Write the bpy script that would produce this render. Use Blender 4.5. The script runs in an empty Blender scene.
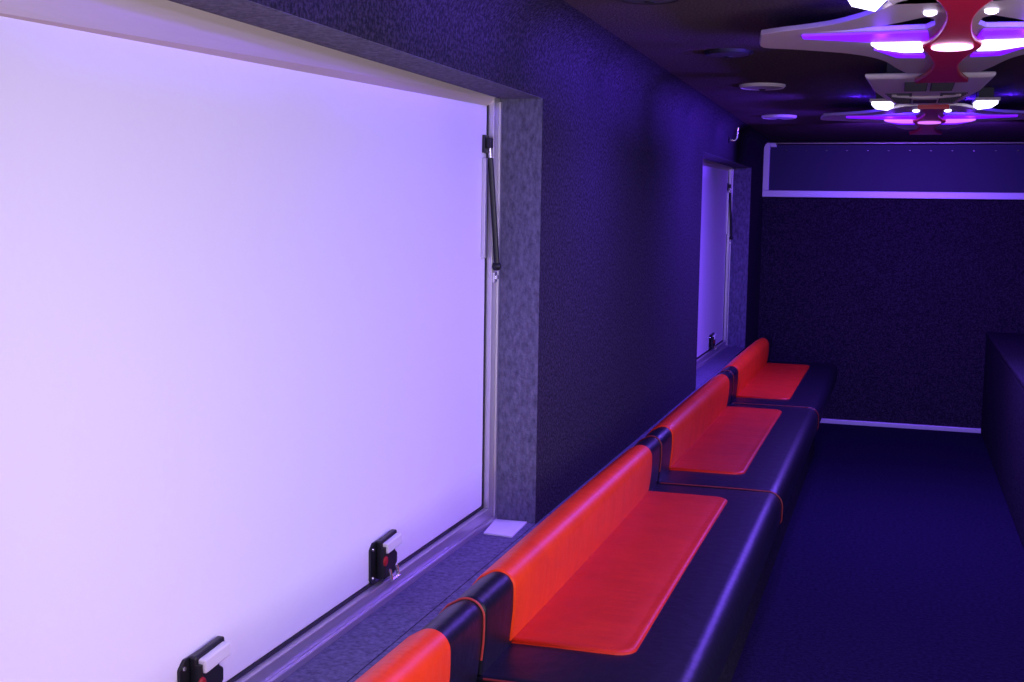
import bpy, bmesh, math, random
from mathutils import Vector, Matrix
random.seed(4)
C = bpy.context.scene.collection
PI = math.pi

# ------------------------------------------------------------------ dimensions (metres, camera at the origin)
FLOOR, CEIL = -1.6, 0.567
XL, XR = -1.0275, 1.26
YB, YF = -2.3, 9.67
REC = -1.162          # plane of the window frames
PAN = -1.182          # face of the hatches
WT, WB = 0.335, -0.956
SEAT = -0.970

# ------------------------------------------------------------------ materials
def mat(name, col, rough=0.6, metal=0.0, spec=0.5, bump=None, noise=None, emis=None, es=0.0, coat=0.0):
    m = bpy.data.materials.new(name); m.use_nodes = True
    nt = m.node_tree; b = nt.nodes['Principled BSDF']
    b.inputs['Base Color'].default_value = (*col, 1)
    b.inputs['Roughness'].default_value = rough
    b.inputs['Metallic'].default_value = metal
    b.inputs['Specular IOR Level'].default_value = spec
    if coat: b.inputs['Coat Weight'].default_value = coat; b.inputs['Coat Roughness'].default_value = .25
    if emis:
        b.inputs['Emission Color'].default_value = (*emis, 1); b.inputs['Emission Strength'].default_value = es
    tc = nt.nodes.new('ShaderNodeTexCoord')
    if noise:                       # (scale, second colour, lo, hi, stretch)
        sc, col2, lo, hi, st = noise
        mp = nt.nodes.new('ShaderNodeMapping'); mp.inputs['Scale'].default_value = st
        n = nt.nodes.new('ShaderNodeTexNoise'); n.inputs['Scale'].default_value = sc
        n.inputs['Detail'].default_value = 5; n.inputs['Roughness'].default_value = .65
        r = nt.nodes.new('ShaderNodeValToRGB')
        r.color_ramp.elements[0].position = lo; r.color_ramp.elements[1].position = hi
        r.color_ramp.elements[0].color = (*col, 1); r.color_ramp.elements[1].color = (*col2, 1)
        nt.links.new(tc.outputs['Object'], mp.inputs['Vector']); nt.links.new(mp.outputs[0], n.inputs['Vector'])
        nt.links.new(n.outputs['Fac'], r.inputs['Fac']); nt.links.new(r.outputs['Color'], b.inputs['Base Color'])
    if bump:                        # (scale, strength, stretch)
        sc, stg, st = bump
        mp = nt.nodes.new('ShaderNodeMapping'); mp.inputs['Scale'].default_value = st
        n = nt.nodes.new('ShaderNodeTexNoise'); n.inputs['Scale'].default_value = sc; n.inputs['Detail'].default_value = 4
        bp = nt.nodes.new('ShaderNodeBump'); bp.inputs['Strength'].default_value = stg; bp.inputs['Distance'].default_value = .01
        nt.links.new(tc.outputs['Object'], mp.inputs['Vector']); nt.links.new(mp.outputs[0], n.inputs['Vector'])
        nt.links.new(n.outputs['Fac'], bp.inputs['Height']); nt.links.new(bp.outputs['Normal'], b.inputs['Normal'])
    return m
U = (1, 1, 1)
M = dict(
    carpet=mat('wall_carpet', (.018, .016, .022), .95, spec=.1, bump=(150, .6, U), noise=(105, (.075, .064, .086), .42, .72, U)),
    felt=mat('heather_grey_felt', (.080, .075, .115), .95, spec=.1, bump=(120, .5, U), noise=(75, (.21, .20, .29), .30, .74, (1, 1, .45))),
    beige=mat('beige_flashing', (.74, .66, .58), .42, .5, bump=(20, .15, (1, .1, 1))),
    ceil=mat('ceiling_carpet', (.060, .042, .040), .95, spec=.1, bump=(160, .5, U), noise=(120, (.14, .10, .095), .4, .72, U)),
    floor=mat('floor_carpet', (.008, .005, .022), .95, spec=.12, bump=(120, .6, U), noise=(60, (.024, .015, .055), .4, .75, U)),
    alu=mat('brushed_aluminium', (.62, .60, .62), .38, .75, bump=(30, .12, (1, .05, 1))),
    bar=mat('painted_aluminium_bar', (.72, .70, .75), .42, .35),
    white=mat('white_hatch_panel', (.82, .80, .84), .42, spec=.3, bump=(55, .10, (1, 1, 1))),
    rubber=mat('black_rubber', (.012, .012, .014), .6),
    black=mat('black_painted_metal', (.012, .012, .015), .38, .1),
    chrome=mat('zinc_plated_steel', (.75, .74, .76), .25, .9),
    lever=mat('grey_plastic_grip', (.72, .70, .74), .4),
    redp=mat('red_plastic', (.35, .012, .012), .4),
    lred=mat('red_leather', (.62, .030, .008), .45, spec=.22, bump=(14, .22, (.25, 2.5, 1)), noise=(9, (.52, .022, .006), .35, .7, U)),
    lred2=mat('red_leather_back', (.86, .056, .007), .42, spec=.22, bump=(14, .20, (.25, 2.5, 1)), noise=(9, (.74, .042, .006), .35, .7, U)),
    lblk=mat('black_leather', (.006, .005, .011), .40, spec=.32, bump=(26, .18, U)),
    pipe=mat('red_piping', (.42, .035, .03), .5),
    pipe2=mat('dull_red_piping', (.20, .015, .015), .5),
    spine=mat('red_gloss_plastic', (.72, .02, .04), .3, spec=.5),
    wing=mat('silver_grey_plastic', (.62, .54, .53), .45, .15),
    ac=mat('off_white_plastic', (.86, .80, .76), .45),
    vent=mat('dark_vent_plastic', (.05, .045, .06), .6),
    spk=mat('speaker_grille', (.42, .40, .43), .6, noise=(400, (.2, .19, .2), .45, .6, U)),
    card=mat('white_card', (.85, .84, .86), .5),
    panel=mat('far_wall_upper_panel', (.030, .025, .075), .5, spec=.3),
    rod=mat('dark_steel_rod', (.30, .27, .25), .28, .9),
    led=mat('lit_white_diffuser', (.9, .9, 1), .4, emis=(.74, .70, 1.0), es=2.6),
    glow=mat('lit_violet_diffuser', (.2, .1, .5), .4, emis=(.14, .0, 1.0), es=1.15),
    dim=mat('lit_pink_violet_diffuser', (.5, .2, .6), .4, emis=(.62, .16, 1.0), es=.85),
    lens=mat('lit_pink_lens', (.9, .5, .9), .4, emis=(1.0, .55, 1.0), es=1.8),
)

# ------------------------------------------------------------------ helpers
def obj(name, bm, m, parent=None, smooth=False, kind=None, label=None, angle=40, bevel=0):
    me = bpy.data.meshes.new(name)
    bmesh.ops.recalc_face_normals(bm, faces=bm.faces[:])
    bm.to_mesh(me); bm.free()
    me.materials.append(M[m])
    if smooth:
        me.polygons.foreach_set('use_smooth', [True]*len(me.polygons))
        me.set_sharp_from_angle(angle=math.radians(angle))
    o = bpy.data.objects.new(name, me); C.objects.link(o)
    if parent is not None:
        o.parent = parent
        o.location = -parent_world(parent)
    if bevel:
        md = o.modifiers.new('edge', 'BEVEL'); md.width = bevel; md.segments = 2; md.limit_method = 'ANGLE'
    if kind: o['kind'] = kind
    if label: o['label'] = label
    return o
def parent_world(p):
    v = Vector((0, 0, 0))
    while p is not None:
        v = v + Vector(p.location); p = p.parent
    return v
def thing(name, label, cat, loc=(0, 0, 0), group=None):
    o = bpy.data.objects.new(name, None); C.objects.link(o); o.location = loc
    o.empty_display_size = .1
    o['label'] = label; o['category'] = cat
    if group: o['group'] = group
    return o
def tag(o, label, cat, group=None):
    o['label'] = label; o['category'] = cat
    if group: o['group'] = group
    return o
def box(bm, x0, x1, y0, y1, z0, z1, mtx=None):
    vs = [bm.verts.new((x, y, z)) for x in (x0, x1) for y in (y0, y1) for z in (z0, z1)]
    if mtx is not None:
        for v in vs: v.co = mtx @ v.co
    for f in ((0, 1, 3, 2), (4, 6, 7, 5), (0, 4, 5, 1), (2, 3, 7, 6), (0, 2, 6, 4), (1, 5, 7, 3)):
        bm.faces.new([vs[i] for i in f])
    return bm
def nb(*a): return box(bmesh.new(), *a)
def tube(bm, pts, r, seg=10, caps=True):
    pts = [Vector(p) for p in pts]; rings = []
    ref = None
    for i, p in enumerate(pts):
        a = pts[max(i-1, 0)]; b = pts[min(i+1, len(pts)-1)]
        t = (b-a).normalized()
        if ref is None:
            ref = Vector((0, 0, 1)) if abs(t.z) < .9 else Vector((1, 0, 0))
        n = (ref - t*ref.dot(t)).normalized(); ref = n
        w = t.cross(n)
        rr = r[i] if isinstance(r, (list, tuple)) else r
        rings.append([bm.verts.new(p + (n*math.cos(2*PI*k/seg)+w*math.sin(2*PI*k/seg))*rr) for k in range(seg)])
    for A, B in zip(rings, rings[1:]):
        for k in range(seg):
            bm.faces.new((A[k], A[(k+1) % seg], B[(k+1) % seg], B[k]))
    if caps:
        bm.faces.new(rings[0]); bm.faces.new(rings[-1])
    return bm
def prism(bm, pts2, z0, z1, holes=()):
    """outline in XY (with holes) extruded from z0 to z1"""
    edges = []
    for loop in [pts2]+list(holes):
        vs = [bm.verts.new((x, y, z0)) for x, y in loop]
        for i in range(len(vs)): edges.append(bm.edges.new((vs[i], vs[(i+1) % len(vs)])))
    r = bmesh.ops.triangle_fill(bm, edges=edges, use_beauty=True, use_dissolve=False)
    fs = [g for g in r['geom'] if isinstance(g, bmesh.types.BMFace)]
    e = bmesh.ops.extrude_face_region(bm, geom=fs)
    for v in e['geom']:
        if isinstance(v, bmesh.types.BMVert): v.co.z += z1-z0
    return bm
def lathe(bm, prof, c, seg=32, axis='z', sgn=1):
    rings = []
    for r, h in prof:
        ring = []
        for k in range(seg):
            a = 2*PI*k/seg
            if axis == 'z': p = (c[0]+r*math.cos(a), c[1]+r*math.sin(a), c[2]+sgn*h)
            else: p = (c[0]+sgn*h, c[1]+r*math.cos(a), c[2]+r*math.sin(a))
            ring.append(bm.verts.new(p))
        rings.append(ring)
    for A, B in zip(rings, rings[1:]):
        for k in range(seg): bm.faces.new((A[k], A[(k+1) % seg], B[(k+1) % seg], B[k]))
    bm.faces.new(rings[0]); bm.faces.new(rings[-1])
    return bm
def spline(pts, n=8):
    """open Catmull-Rom through 2D points"""
    out = []
    P = [pts[0]]+list(pts)+[pts[-1]]
    for i in range(1, len(P)-2):
        p0, p1, p2, p3 = P[i-1], P[i], P[i+1], P[i+2]
        for k in range(n):
            t = k/n
            out.append(tuple(.5*((2*p1[j])+(-p0[j]+p2[j])*t+(2*p0[j]-5*p1[j]+4*p2[j]-p3[j])*t*t+(-p0[j]+3*p1[j]-3*p2[j]+p3[j])*t**3) for j in (0, 1)))
    out.append(tuple(pts[-1]))
    return out

# ------------------------------------------------------------------ room shell
W1 = (1.05, 3.522)      # near opening, along y
W2 = (6.614, 8.850)     # far opening
bm = bmesh.new(); T = .25
ys = [YB, W1[0], W1[1], W2[0], W2[1], YF]
for i, (a, b) in enumerate(zip(ys, ys[1:])):
    if i in (1, 3):
        box(bm, XL-T, XL, a, b, FLOOR, WB); box(bm, XL-T, XL, a, b, WT, CEIL+.05)
    else:
        box(bm, XL-T, XL, a, b, FLOOR, CEIL+.05)
obj('wall_left', bm, 'carpet', kind='structure')
# carpeted cove between wall and ceiling, getting tighter towards the far end
bm = bmesh.new(); rows = []
NY = 24
for i in range(NY+1):
    y = YB+(YF-YB)*i/NY
    r = .185-.0125*max(y, 0)
    row = [bm.verts.new((XL-.02, y, CEIL+.02))]
    row.append(bm.verts.new((XL, y, CEIL-r*.95)))
    for k in range(1, 9):
        a = k/8*PI/2
        row.append(bm.verts.new((XL+r*(1-math.cos(a))*.93, y, CEIL-r*.95*(1-math.sin(a)))))
    row.append(bm.verts.new((XL+r*.93, y, CEIL+.02)))
    rows.append(row)
for A, B in zip(rows, rows[1:]):
    n = len(A)
    for k in range(n): bm.faces.new((A[k], A[(k+1) % n], B[(k+1) % n], B[k]))
bm.faces.new(rows[0]); bm.faces.new(rows[-1])
obj('trim_1', bm, 'carpet', kind='structure', smooth=True)
obj('floor', nb(XL-T, XR+T, YB-T, YF+T, FLOOR-.1, FLOOR), 'floor', kind='structure')
obj('ceiling', nb(XL-T, XR+T, YB-T, YF+T, CEIL, CEIL+.1), 'ceil', kind='structure')
bm = bmesh.new()       # right wall, with an unseen window opening added to let side fill in
box(bm, XR, XR+.1, YB, .6, FLOOR, CEIL); box(bm, XR, XR+.1, 2.9, YF, FLOOR, CEIL)
box(bm, XR, XR+.1, .6, 2.9, FLOOR, WB); box(bm, XR, XR+.1, .6, 2.9, WT, CEIL)
obj('wall_right', bm, 'carpet', kind='structure')
obj('wall_far', nb(XL-T, XR+.1, YF, YF+.1, FLOOR, CEIL+.05), 'carpet', kind='structure')
# back wall with an unseen entrance opening, added for neutral light from behind
bm = bmesh.new()
box(bm, XL-T, -.45, YB-.1, YB, FLOOR, CEIL); box(bm, .75, XR+.1, YB-.1, YB, FLOOR, CEIL); box(bm, -.45, .75, YB-.1, YB, .42, CEIL)
obj('wall_back', bm, 'carpet', kind='structure')

# far wall: upper panel, white bars, floor strip, steel rod
bm = bmesh.new(); box(bm, XL+.045, XR, YF-.015, YF+.001, .19, CEIL-.012)
obj('trim_2', bm, 'panel', kind='structure')
bm = bmesh.new()
box(bm, XL-.004, XR, YF-.05, YF-.016, .140, .192)
box(bm, XL-.004, XL+.045, YF-.05, YF-.016, .192, .555)
box(bm, XL+.045, XL+.095, YF-.05, YF-.016, .520, .555)
obj('trim_3', bm, 'bar', kind='structure', bevel=.004)
obj('baseboard_far', nb(-.9, .66, YF-.03, YF+.001, FLOOR, FLOOR+.035), 'bar', kind='structure', bevel=.004)
bm = bmesh.new(); tube(bm, [(XL+.10, YF-.07, CEIL-.018), (XR, YF-.07, CEIL-.018)], .013, 12)
obj('trim_4', bm, 'rod', kind='structure', smooth=True)
bm = bmesh.new()
for k in range(15):
    lathe(bm, [(.004, .0), (.008, .002), (.008, .006)], (-.86+k*.15, YF-.022, CEIL-.075), 10, 'z')
obj('trim_5', bm, 'rod', kind='structure')

# ------------------------------------------------------------------ window frames and hatches
def tilt_quad(bm, y0, y1, zb, zt0, zt1, x0, x1):
    """panel slab whose top edge runs from zt0 (near) to zt1 (far)"""
    vs = []
    for x in (x0, x1):
        vs.append([bm.verts.new(p) for p in ((x, y0, zb), (x, y1, zb), (x, y1, zt1), (x, y0, zt0))])
    bm.faces.new(vs[0]); bm.faces.new(vs[1])
    for k in range(4): bm.faces.new((vs[0][k], vs[0][(k+1) % 4], vs[1][(k+1) % 4], vs[1][k]))
    return bm
def latch(par, y, z0, far):
    """black over-centre latch: wide back plate, body, bar grip, red button, catch, screws"""
    X = PAN; w = .122
    b = bmesh.new(); prism(b, [(y, z0+.014), (y+.012, z0), (y+w-.016, z0+.002), (y+w-.004, z0+.014), (y+w-.004, z0+.090), (y+w-.016, z0+.104), (y+.016, z0+.104), (y, z0+.090)], 0, .006)
    for v in b.verts: v.co = Vector((X+v.co.z, v.co.x, v.co.y))
    pl = obj('latch', b, 'black', par, bevel=.0015, label='black over-centre latch with light grip and red button')
    b = bmesh.new(); prism(b, [(y+.030, z0+.012), (y+.090, z0+.012), (y+.096, z0+.030), (y+.106, z0+.036), (y+.106, z0+.062), (y+.094, z0+.070), (y+.090, z0+.088), (y+.030, z0+.092)], .006, .030)
    for v in b.verts: v.co = Vector((X+v.co.z, v.co.x, v.co.y))
    obj('latch_body', b, 'black', pl, bevel=.003)
    b = bmesh.new(); mt = Matrix.Translation((X+.026, y+.082, z0+.090)) @ Matrix.Rotation(math.radians(4), 4, 'X')
    box(b, -.006, .010, -.046, .040, -.013, .013, mt)
    gp = obj('grip', b, 'lever', pl, bevel=.003, label='light grey bar grip')
    b = bmesh.new(); mt2 = mt @ Matrix.Translation((-.012, 0, .005)); box(b, -.010, .006, -.052, .048, -.012, .014, mt2)
    obj('grip_back', b, 'black', gp, bevel=.004)
    b = bmesh.new(); lathe(b, [(.012, 0), (.012, .003), (.008, .005)], (X+.030, y+.030, z0+.058), 16, 'x')
    obj('release_button', b, 'redp', pl, label='red release button')
    b = bmesh.new(); tube(b, [(X+.03, y+.058, z0+.030), (X+.036, y+.058, z0+.004), (X+.036, y+.100, z0+.004), (X+.03, y+.100, z0+.030)], .0045, 8)
    obj('catch', b, 'chrome', pl, label='bright steel catch')
    for yy, zz in ((y+.012, z0+.018), (y+.108, z0+.016), (y+.014, z0+.088)):
        b = bmesh.new(); lathe(b, [(.0045, 0), (.0035, .002)], (X+.006, yy, zz), 8, 'x')
        obj('screw', b, 'chrome', pl)
def strut(par, y1):
    """gas strut beside the far edge of a hatch"""
    yt, zt, yb_, zb_ = y1-.080, .200, y1-.048, -.165
    X = PAN+.016
    A = Vector((X, yt, zt)); B = Vector((REC+.014, yb_, zb_)); d = B-A
    b = bmesh.new(); tube(b, [A+d*.12, A+d*.13, A+d*.97, A+d*.98], [.005, .0085, .0085, .005], 14)
    st = obj('gas_strut', b, 'black', par, smooth=True, label='slim black gas strut')
    b = bmesh.new(); tube(b, [A+d*.01, A+d*.13], .0045, 10); obj('rod', b, 'chrome', st, smooth=True, label='bright piston rod')
    b = bmesh.new(); box(b, PAN, PAN+.008, yt-.022, yt+.020, zt-.030, zt+.022); box(b, PAN+.008, PAN+.024, yt-.011, yt+.011, zt-.016, zt+.014)
    obj('panel_bracket', b, 'black', st, bevel=.002)
    b = bmesh.new(); box(b, PAN, PAN+.012, yt-.020, yt-.002, zt-.34, zt-.045)
    obj('channel', b, 'alu', st, bevel=.002, label='slim grey channel beside the strut')
    for dz in (.004, -.050):
        b = bmesh.new()
        box(b, REC, REC+.006, yb_+.004, yb_+.036, zb_+dz, zb_+dz+.032); box(b, REC+.004, REC+.012, yb_+.012, yb_+.026, zb_+dz+.010, zb_+dz+.022)
        obj('frame_bracket', b, 'chrome', st, bevel=.0015)
    b = bmesh.new(); lathe(b, [(.009, 0), (.013, .006), (.013, .018), (.008, .024)], (REC+.001, yb_, zb_), 14, 'x')
    obj('ball_joint', b, 'black', st, smooth=True)
def window(n, W, ztn, label, latches):
    y0, y1 = W; fw = .052
    b = bmesh.new()
    g = .020
    # L-profile: broad face plus a raised outer lip
    box(b, REC-.045, REC, y0, y1, WB, WB+fw-.004)
    box(b, REC-.045, REC-.020, y0+fw, y1-fw, WT-.022, WT)
    box(b, REC-.045, REC, y0, y0+fw, WB+fw-.004, WT); box(b, REC-.045, REC, y1-fw, y1, WB+fw-.004, WT)
    fr = obj('window_%d' % n, b, 'alu', kind='structure', bevel=.002)
    b = bmesh.new()
    box(b, REC, REC+.010, y0, y1, WB, WB+.016); box(b, REC, REC+.008, y1-.014, y1, WB+.016, WT-.010); box(b, REC, REC+.008, y0, y0+.014, WB+.016, WT-.010)
    obj('frame_lip', b, 'alu', fr, bevel=.002)
    # the frame's sloped head flashing seen above the hatch
    b = bmesh.new(); tilt_quad(b, y0+.01, y1-.012, 0, 0, 0, 0, 0) if False else None
    vs = []
    for y, zt in ((y0+.012, ztn), (y1-.052, .315)):
        vs.append([b.verts.new(p) for p in ((REC+.004, y, WT-.001), (REC-.021, y, WT-.001), (REC-.021, y, zt-.006), (REC-.0195, y, zt-.006))])
    for k in range(4): b.faces.new((vs[0][k], vs[0][(k+1) % 4], vs[1][(k+1) % 4], vs[1][k]))
    b.faces.new(vs[0]); b.faces.new(vs[1])
    obj('head_flashing', b, 'beige', fr)
    h = thing('window_hatch', label, 'hatch', (PAN, (y0+y1)/2, WB))
    b = bmesh.new(); tilt_quad(b, y0+fw+.010, y1-fw-.008, WB+fw+.004, ztn-.002, .313, PAN-.03, PAN)
    obj('panel', b, 'white', h, bevel=.003)
    b = bmesh.new()
    a, c, zb = y0+fw, y1-fw, WB+fw-.006
    box(b, PAN-.03, PAN+.003, a, c, zb, zb+.010)
    box(b, PAN-.03, PAN+.003, c-.009, c+.001, zb+.010, .312); box(b, PAN-.03, PAN+.003, a-.001, a+.009, zb+.010, ztn-.01)
    obj('gasket', b, 'rubber', h)
    for yl in latches: latch(h, yl, -.906, n == 2)
    strut(h, y1)
window(1, W1, .2505, 'large near white hatch filling the window opening, two black latches along its bottom', (1.806, 2.624))
window(2, W2, .300, 'narrow-looking white hatch in the far window opening, beyond the dark carpeted wall', (8.10,))

# grey felt lining of both openings
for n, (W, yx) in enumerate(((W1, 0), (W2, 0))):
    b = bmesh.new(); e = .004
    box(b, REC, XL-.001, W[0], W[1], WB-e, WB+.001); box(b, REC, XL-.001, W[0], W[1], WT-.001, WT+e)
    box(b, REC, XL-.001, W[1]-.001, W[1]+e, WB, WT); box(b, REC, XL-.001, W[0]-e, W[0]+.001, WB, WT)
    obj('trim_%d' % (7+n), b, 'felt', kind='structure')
# ------------------------------------------------------------------ bench
bm = bmesh.new()
Y0B, Y1B = .30, 8.30
box(bm, -.888, -.48, Y0B, Y1B, FLOOR, -1.105)
box(bm, -.888, -.387, Y0B, Y1B, -1.105, -1.082)
tag(obj('carpeted_platform', bm, 'carpet', bevel=.006), 'long dark carpeted platform standing on the floor under the row of red seats', 'platform')
obj('trim_6', nb(XL-.002, -.895, Y0B, Y1B, FLOOR, WB+.001), 'felt', kind='structure', bevel=.006)
bm = bmesh.new(); tube(bm, [(-.384, Y0B, -1.093), (-.384, Y1B, -1.093)], .007, 8)
o = obj('edge_strip', bm, 'alu', bpy.data.objects['carpeted_platform'], smooth=True, label='thin grey strip along the bench edge')

def offset_profile(P, d):
    n = len(P); out = []
    for i in range(n):
        a = Vector(P[i-1]); b = Vector(P[i]); c = Vector(P[(i+1) % n])
        e1 = (b-a).normalized(); e2 = (c-b).normalized()
        n1 = Vector((e1.y, -e1.x)); n2 = Vector((e2.y, -e2.x)); m = (n1+n2)
        m = m.normalized() if m.length > 1e-6 else n1
        s = d/max(.5, m.dot(n1))
        out.append((b.x+m.x*s, b.y+m.y*s))
    return out
def area2(P): return sum(P[i-1][0]*P[i][1]-P[i][0]*P[i-1][1] for i in range(len(P)))
def loft(bm, P, y0, y1, r, steps=5, mid=10, puff=0.0):
    """closed XZ profile swept along y with rounded ends of radius r"""
    if area2(P) < 0: P = P[::-1]
    st = []
    for k in range(steps+1):
        a = k/steps*PI/2; st.append((y0+r*(1-math.cos(a)), -r*(1-math.sin(a))))
    for k in range(1, mid):
        t = k/mid; st.append((y0+r+(y1-y0-2*r)*t, puff*math.sin(PI*t)))
    for k in range(steps, -1, -1):
        a = k/steps*PI/2; st.append((y1-r*(1-math.cos(a)), -r*(1-math.sin(a))))
    rings = []
    for y, d in st:
        rings.append([bm.verts.new((x, y, z)) for x, z in offset_profile(P, d)])
    for A, B in zip(rings, rings[1:]):
        n = len(A)
        for k in range(n): bm.faces.new((A[k], A[(k+1) % n], B[(k+1) % n], B[k]))
    bm.faces.new(rings[0]); bm.faces.new(rings[-1])
    return bm
def arc(cx, cz, r, a0, a1, n=8, rz=None):
    rz = rz or r
    return [(cx+r*math.cos(math.radians(a0+(a1-a0)*k/n)), cz+rz*math.sin(math.radians(a0+(a1-a0)*k/n))) for k in range(n+1)]
# back cushion cross-section: front leans back a little, full round top
BP = [(-.792, SEAT+.001)] + [(-.787, -.925), (-.783, -.885), (-.782, -.860)] + arc(-.817, -.834, .035, 0, 120, 12) + [(-.858, -.818), (-.876, -.840), (-.886, -.88), (-.888, SEAT+.001)]
# seat cushion cross-section with rounded front edge
SP = [(-.888, -1.078), (-.888, SEAT)] + [(-.70, SEAT+.003), (-.50, SEAT+.004)] + arc(-.398, SEAT-.044, .048, 90, 0, 8) + [(-.350, -1.040)] + arc(-.370, -1.058, .020, 0, -90, 4)
def rounded_panel(bm, x0, x1, y0, y1, r, z0, h):
    pts = [(x0, y0)]
    for cx, cy, a0 in ((x1-r, y0+r, -90), (x1-r, y1-r, 0)):
        pts += [(cx+r*math.cos(math.radians(a0+k*15)), cy+r*math.sin(math.radians(a0+k*15))) for k in range(7)]
    pts += [(x0, y1)]
    # rounded-over slab: outline rings inset while rising
    rings = []
    cx, cy = (x0+x1)/2, (y0+y1)/2
    for ins, z in ((0, 0), (.001, h*.6), (.006, h*.95), (.014, h), (.022, h*.86), (.030, h*.95), (.06, h*1.05)):
        ring = []
        for x, y in pts:
            sx = (abs(x1-x0)/2-ins)/(abs(x1-x0)/2); sy = ((y1-y0)/2-ins)/((y1-y0)/2)
            ring.append(bm.verts.new((cx+(x-cx)*sx, cy+(y-cy)*sy, z0+z)))
        rings.append(ring)
    for A, B in zip(rings, rings[1:]):
        n = len(A)
        for k in range(n): bm.faces.new((A[k], A[(k+1) % n], B[(k+1) % n], B[k]))
    bm.faces.new(rings[0]); bm.faces.new(rings[-1])
    return pts
def bench_unit(y0, y1, r0, r1, label, last=False):
    """y0..y1 cushion, r0..r1 red inset"""
    t = thing('upholstered_bench', label, 'bench seat', (-.6, (y0+y1)/2, -1.08), 'red and black bench seats along the window wall')
    e = .004
    b = bmesh.new(); loft(b, SP, y0+e, y1-e, .022, puff=.004)
    sc = obj('seat_cushion', b, 'lblk', t, smooth=True)
    b = bmesh.new(); rounded_panel(b, -.800, -.512, r0, r1, .045, SEAT+.001, .012)
    obj('seat_inset', b, 'lred', t, smooth=True, label='red leather seat inset', angle=60)
    b = bmesh.new(); loft(b, BP, y0+e, y1-e, .016, puff=.003)
    obj('backrest', b, 'lblk', t, smooth=True)
    b = bmesh.new(); Q = offset_profile(BP if area2(BP) > 0 else BP[::-1], .0055)
    Q = [(x, max(z, SEAT+.014)) for x, z in Q]
    loft(b, Q, r0-.022, r1-.022, .007, puff=.003)
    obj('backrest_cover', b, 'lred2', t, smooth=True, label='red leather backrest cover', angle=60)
    if last: return
    # piping at the far seam
    yp = y1-.010
    P2 = [(x, z) for x, z in offset_profile(BP if area2(BP) > 0 else BP[::-1], .002)]
    P2 = [p for p in P2 if p[1] > SEAT+.008]
    b = bmesh.new(); P3 = sorted(P2, key=lambda p: math.atan2(p[1]+.90, p[0]+.835) if math.atan2(p[1]+.90, p[0]+.835) > -1.6 else 9)
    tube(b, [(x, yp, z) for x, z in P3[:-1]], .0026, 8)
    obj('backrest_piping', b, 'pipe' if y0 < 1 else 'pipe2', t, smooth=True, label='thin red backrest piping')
    b = bmesh.new(); S2 = [(-.78, SEAT+.005), (-.70, SEAT+.006), (-.50, SEAT+.007)] + arc(-.398, SEAT-.044, .050, 90, 0, 8) + [(-.348, -1.040)] + arc(-.370, -1.058, .022, 0, -60, 3)
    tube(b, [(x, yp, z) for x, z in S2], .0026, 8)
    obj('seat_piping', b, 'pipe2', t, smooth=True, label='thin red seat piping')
bench_unit(.37, 2.318, .55, 2.130, 'nearest red and black bench seat, only its backrest end showing at the bottom edge')
bench_unit(2.318, 4.285, 2.535, 4.110, 'red and black bench seat beside the near white hatch and the white card')
bench_unit(4.285, 6.27, 4.515, 6.105, 'middle-distance red and black bench seat against the bare dark wall between the windows')
bench_unit(6.27, 8.26, 6.485, 8.030, 'farthest red and black bench seat, below the far window, nearest the end wall', True)

# ------------------------------------------------------------------ white card on the sill
bm = bmesh.new(); prism(bm, [(-1.137, 3.350), (-1.046, 3.341), (-1.054, 3.520), (-1.155, 3.515)], WB+.0005, WB+.006)
tag(obj('card', bm, 'card', bevel=.001), 'small blank white card lying on the carpeted sill at the near hatch corner', 'card')

# ------------------------------------------------------------------ long cabinet on the right
bm = bmesh.new()
bmc = nb(.645, XR-.022, 3.2, YF-.04, FLOOR, -.87)
t = thing('low_cabinet', 'long low dark carpeted cabinet along the right side of the aisle', 'cabinet', (.95, 6.4, FLOOR))
obj('body', bmc, 'carpet', t, bevel=.01)
obj('top', nb(.640, XR-.022, 3.18, YF-.04, -.87, -.835), 'carpet', t, bevel=.012)

# ------------------------------------------------------------------ ceiling things
def round_speaker(x, y, r, m, label):
    t = thing('ceiling_speaker', label, 'speaker', (x, y, CEIL), 'round fittings in the ceiling')
    b = bmesh.new(); lathe(b, [(r, 0), (r, .006), (r*.93, .014), (r*.86, .012), (r*.86, .004)], (x, y, CEIL), 40, 'z', -1)
    obj('rim', b, m[0], t, smooth=True)
    b = bmesh.new(); lathe(b, [(r*.86, .004), (r*.84, .012), (r*.5, .017), (.01, .019)], (x, y, CEIL), 40, 'z', -1)
    obj('grille', b, m[1], t, smooth=True)
    b = bmesh.new(); lathe(b, [(r*.16, .017), (r*.16, .021), (r*.1, .023)], (x, y, CEIL), 20, 'z', -1)
    obj('badge', b, 'rubber', t)
round_speaker(-.605, 5.50, .100, ('ac', 'spk'), 'round pale ceiling speaker nearer the camera, beside the white air conditioner')
round_speaker(-.690, 7.20, .100, ('ac', 'spk'), 'round pale ceiling speaker farthest away, close to the end wall')
round_speaker(-.600, 4.36, .085, ('rubber', 'vent'), 'round black ceiling fitting left of the pointed silver light wing')
round_speaker(-.650, 3.20, .085, ('rubber', 'vent'), 'round black ceiling fitting at the top edge of the picture')

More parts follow.
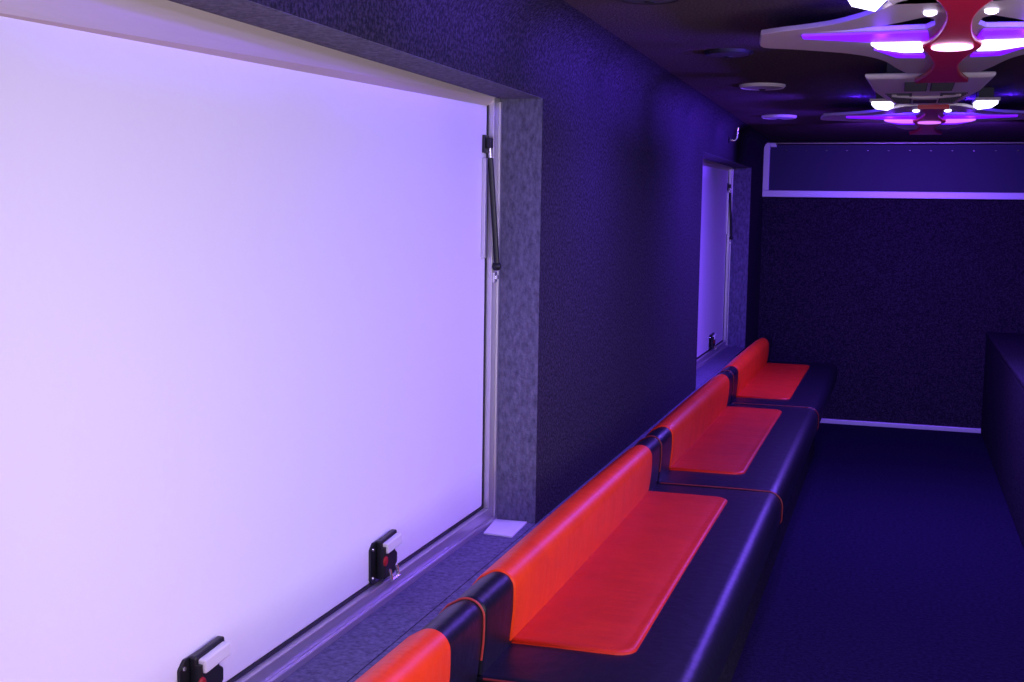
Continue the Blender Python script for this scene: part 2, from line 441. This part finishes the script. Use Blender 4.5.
def air_conditioner(y0, label):
    xc = .075
    t = thing('air_conditioner', label, 'air conditioner', (xc, y0+.55, CEIL), 'ceiling air conditioners')
    b = bmesh.new()
    # stepped shroud: wide at the ceiling, tapering down, outline narrowing to the far end
    outl = [(-.225, 0), (.225, 0), (.205, .50), (.172, .78), (.135, 1.09), (-.125, 1.09), (-.172, .78), (-.205, .50)]
    rings = []
    for s, z in ((.985, .520), (1.0, .514), (.985, .505), (.95, .500)):
        rings.append([b.verts.new((xc+u*s, y0+.55+(v-.55)*(1-(1-s)*.45), z)) for u, v in outl])
    for A, B in zip(rings, rings[1:]):
        for k in range(8): b.faces.new((A[k], A[(k+1) % 8], B[(k+1) % 8], B[k]))
    b.faces.new(rings[0]); b.faces.new(rings[-1])
    obj('shroud', b, 'ac', t, bevel=.004)
    b = bmesh.new(); box(b, xc-.15, xc+.15, y0+.10, y0+.85, .520, CEIL); obj('mounting_box', b, 'black', t)
    for u in (-.085, .010):
        b = bmesh.new(); box(b, xc+u, xc+u+.082, y0+.13, y0+.43, .494, .501)
        for k in range(7): box(b, xc+u+.003, xc+u+.079, y0+.145+k*.040, y0+.150+k*.040, .491, .494)
        obj('intake_vent', b, 'vent', t, label='dark rectangular intake vent')
    for sg in (-1, 1):
        b = bmesh.new()
        for k in range(9):
            v = .56+k*.052; w = .165-.055*(v-.5)/.55
            a_, c_ = sorted((xc+sg*w, xc+sg*.055)); box(b, a_, c_, y0+v, y0+v+.010, .4965, .501)
        a_, c_ = sorted((xc+sg*.055, xc+sg*.060)); box(b, a_, c_, y0+.56, y0+.99, .497, .501)
        bmesh.ops.remove_doubles(b, verts=b.verts[:], dist=.0001)
        lo = obj('louvre', b, 'vent', t); lo['kind'] = 'stuff'
    b = bmesh.new(); box(b, xc-.048, xc+.048, y0+.86, y0+.98, .496, .501)
    obj('badge', b, 'vent', t, bevel=.002)
    b = bmesh.new(); pts = [(xc-.13+.26*k/12, y0+.60+.10*math.sin(PI*k/12), .495) for k in range(13)]
    tube(b, pts, .006, 8); obj('grab_rail', b, 'ac', t, smooth=True)
air_conditioner(4.70, 'white ceiling air conditioner hanging between the two red-spined lights')
air_conditioner(2.005, 'white ceiling air conditioner cut off by the top edge, nearest the camera')

def light_fixture(y0, label, power=1.0):
    xc = .115
    t = thing('ceiling_light', label, 'light', (xc, y0, CEIL), 'winged ceiling lights with a red spine')
    near = spline([(-.511, -.285), (-.454, -.33), (-.384, -.372), (-.298, -.443), (-.2, -.60), (-.14, -.76), (-.06, -.83)], 5)
    far = spline([(-.12, .74), (-.150, .60), (-.2, .343), (-.288, .176), (-.43, .054), (-.528, -.01), (-.535, -.10)], 5)
    left = far + near     # far side to tip to near side
    outl = [(xc+u, y0+v) for u, v in left] + [(xc-u, y0+v) for u, v in reversed(left)]
    slot = [(-.365, -.30), (-.27, -.33), (-.166, -.40), (-.08, -.51), (-.058, -.47), (-.054, -.37), (-.076, -.31), (-.19, -.295)]
    h1 = [(xc+u, y0+v) for u, v in slot]; h2 = [(xc-u, y0+v) for u, v in reversed(slot)]
    b = bmesh.new(); prism(b, outl, .500, .514, (h1, h2))
    wg = obj('wing', b, 'wing', t, bevel=.004, label='silver grey four-armed wing')
    b = bmesh.new(); box(b, xc-.06, xc+.06, y0-.35, y0+.45, .514, CEIL)
    obj('hub', b, 'black', t)
    # red spine with hourglass outline
    sp = [(.068, -.89), (.042, -.74), (.031, -.56), (.040, -.34), (.060, -.17), (.080, -.07), (.055, .14), (.037, .38), (.054, .66), (.092, .88)]
    s2 = spline(sp, 6); o2 = [(xc-u, y0+v) for u, v in s2] + [(xc+u, y0+v) for u, v in reversed(s2)]
    b = bmesh.new(); prism(b, o2, .480, .4995)
    obj('spine', b, 'spine', t, bevel=.006, label='glossy red hourglass spine')
    for sg in (-1, 1):
        bar = [(-.220, -.10), (-.085, -.09), (-.074, .085), (-.130, .085), (-.205, -.01)]
        pts = [(xc-sg*u, y0+v) for u, v in bar]
        b = bmesh.new(); prism(b, pts, .488, .4995); obj('light_bar', b, 'led' if y0 < 5 else 'dim', t, bevel=.003, label='lit white light bar' if y0 < 5 else 'lit pink violet light bar')
        gs = [(-.40, -.275), (-.19, -.285), (-.070, -.290), (-.062, -.110), (-.22, -.115), (-.40, -.22)]
        b = bmesh.new(); prism(b, [(xc-sg*u, y0+v) for u, v in gs], .494, .4995); obj('glow_strip', b, 'glow', t, label='violet glowing strip')
        g2 = [(-.215, .05), (-.13, .185), (-.070, .20), (-.066, .27), (-.15, .25)]
        b = bmesh.new(); prism(b, [(xc-sg*u, y0+v) for u, v in g2], .494, .4995); obj('glow_strip', b, 'glow', t, label='violet glowing strip')
        b = bmesh.new(); lathe(b, [(.016, 0), (.016, .006), (.009, .010)], (xc+sg*.070, y0-.60, .4995), 18, 'z', -1)
        obj('spot_lamp', b, 'led', t, label='small round lit lamp')
        pod = [(-.195, -.64), (-.162, -.82), (-.17, -.98), (-.27, -.98), (-.255, -.74)]
        b = bmesh.new(); prism(b, [(xc-sg*u, y0+v) for u, v in pod], .508, .520); pd = obj('lamp_pod', b, 'wing', t)
        b = bmesh.new(); box(b, xc-sg*.215-.03, xc-sg*.215+.03, y0-.93, y0-.78, .520, CEIL); obj('pod_mount', b, 'black', pd)
        pc = [((u+.212)*.86-.212, (v+.84)*.9-.84) for u, v in pod]
        b = bmesh.new(); prism(b, [(xc-sg*u, y0+v) for u, v in pc], .494, .508); obj('pod_lens', b, 'led', pd, label='lit white corner lens')
    b = bmesh.new()
    el = [(xc+.056*math.cos(2*PI*k/24), y0-.10+.068*math.sin(2*PI*k/24)) for k in range(24)]
    prism(b, el, .474, .480); obj('centre_lens', b, 'lens' if y0 < 5 else 'dim', t, bevel=.002, label='lit pink oval lens')
light_fixture(3.80, 'large winged ceiling light with red hourglass spine, pointed silver arm reaching left')
light_fixture(6.68, 'farther winged ceiling light with red spine, between white air conditioner and end wall')
light_fixture(.95, 'nearest winged ceiling light with red spine, overhead beyond the top edge')

# small hook on the upper left wall
t = thing('wall_hook', 'small metal hook high on the left wall above the far window', 'hook', (XL, 7.60, .46))
bm = bmesh.new(); lathe(bm, [(.020, 0), (.020, .006), (.008, .012)], (XL+.001, 7.60, .455), 20, 'x')
obj('plate', bm, 'black', t, smooth=True)
bm = bmesh.new(); tube(bm, [(XL+.006, 7.60, .455), (XL+.040, 7.60, .452), (XL+.050, 7.60, .470), (XL+.052, 7.60, .520), (XL+.056, 7.60, .532)], .007, 10); obj('curved_arm', bm, 'chrome', t, smooth=True)

# ------------------------------------------------------------------ lights
def area(name, loc, rot, sx, sy, col, e, spread=180):
    L = bpy.data.lights.new(name, 'AREA'); L.shape = 'RECTANGLE'; L.size = sx; L.size_y = sy
    L.color = col; L.energy = e; L.spread = math.radians(spread)
    o = bpy.data.objects.new(name, L); C.objects.link(o); o.location = loc; o.rotation_euler = rot
    return o
def point(name, loc, col, e, r=.03):
    L = bpy.data.lights.new(name, 'POINT'); L.color = col; L.energy = e; L.shadow_soft_size = r
    o = bpy.data.objects.new(name, L); C.objects.link(o); o.location = loc
    return o
area('entrance_daylight', (.15, YB-.05, -.65), (PI/2, 0, 0), 1.15, 1.4, (.78, .70, 1.0), 30)  # added fill from behind the camera, set in the unseen entrance opening
area('window_daylight', (XR+.12, 1.75, -.30), (0, PI/2, 0), 1.2, 2.2, (.96, .86, 1.0), 24)  # added neutral fill from the right, for the near hatch and seat backs
for y0, e, c in ((.95, 22, (.66, .56, 1.0)), (3.80, 15, (.36, .20, 1.0)), (6.68, 46, (.20, .09, 1.0))):
    area('fixture_glow', (.115, y0, .455), (0, 0, 0), .5, .35, c, e)
for y0, e in ((3.80, 9), (6.68, 8)):
    for sg in (-1, 1):
        area('pod_glow', (.115+sg*.21, y0-.84, .485), (0, 0, 0), .10, .25, (.10, .02, 1.0), e)
        point('slot_led', (.115+sg*.17, y0-.40, .540), (.06, .01, 1.0), 1.3, .01)
        point('strip_glow', (.115+sg*.19, y0-.17, .462), (.16, .02, 1.0), .22, .02)
        point('slot_led', (.115+sg*.34, y0-.58, .540), (.06, .01, 1.0), .8, .01)
        area('edge_led', (.115+sg*.30, y0+.34, .475), (0, -sg*math.radians(66), 0), .03, .25, (.12, .03, 1.0), 4, 100)
area('edge_led', (.115-.42, 6.06, .480), (0, math.radians(70), 0), .03, .25, (.12, .03, 1.0), 4, 100)
for k in range(8):
    area('cove_led', (-.42, .9+k*.93, .472), (0, math.radians(91), 0), .03, .80, (.14, .04, 1.0), 1.25, 46)  # added blue strips with no lamp bodies, washing the top of the left wall
area('end_led', (.115, 7.64, .46), (math.radians(76), 0, 0), .9, .04, (.16, .03, 1.0), 10, 120)

w = bpy.data.worlds.new('w'); bpy.context.scene.world = w; w.use_nodes = True
w.node_tree.nodes['Background'].inputs[0].default_value = (.02, .01, .08, 1)
w.node_tree.nodes['Background'].inputs[1].default_value = .2

# ------------------------------------------------------------------ camera
f_px, yaw, pitch, roll = 1217.807, .305907, -.106146, .0155822
cy, sy, cp, spp = math.cos(yaw), math.sin(yaw), math.cos(pitch), math.sin(pitch)
fwd = Vector((-sy*cp, cy*cp, spp)); r = Vector((cy, sy, 0)); u = r.cross(fwd)
r2 = r*math.cos(roll)+u*math.sin(roll); u2 = -r*math.sin(roll)+u*math.cos(roll)
cam = bpy.data.cameras.new('camera'); cam.sensor_width = 36; cam.lens = f_px*36/1024; cam.clip_start = .02
co = bpy.data.objects.new('camera', cam); C.objects.link(co)
mt = Matrix((r2, u2, -fwd)).transposed().to_4x4(); co.matrix_world = mt
bpy.context.scene.camera = co
vs = bpy.context.scene.view_settings
vs.view_transform = 'Standard'; vs.look = 'None'; vs.gamma = 1; vs.use_curve_mapping = False; vs.exposure = .6
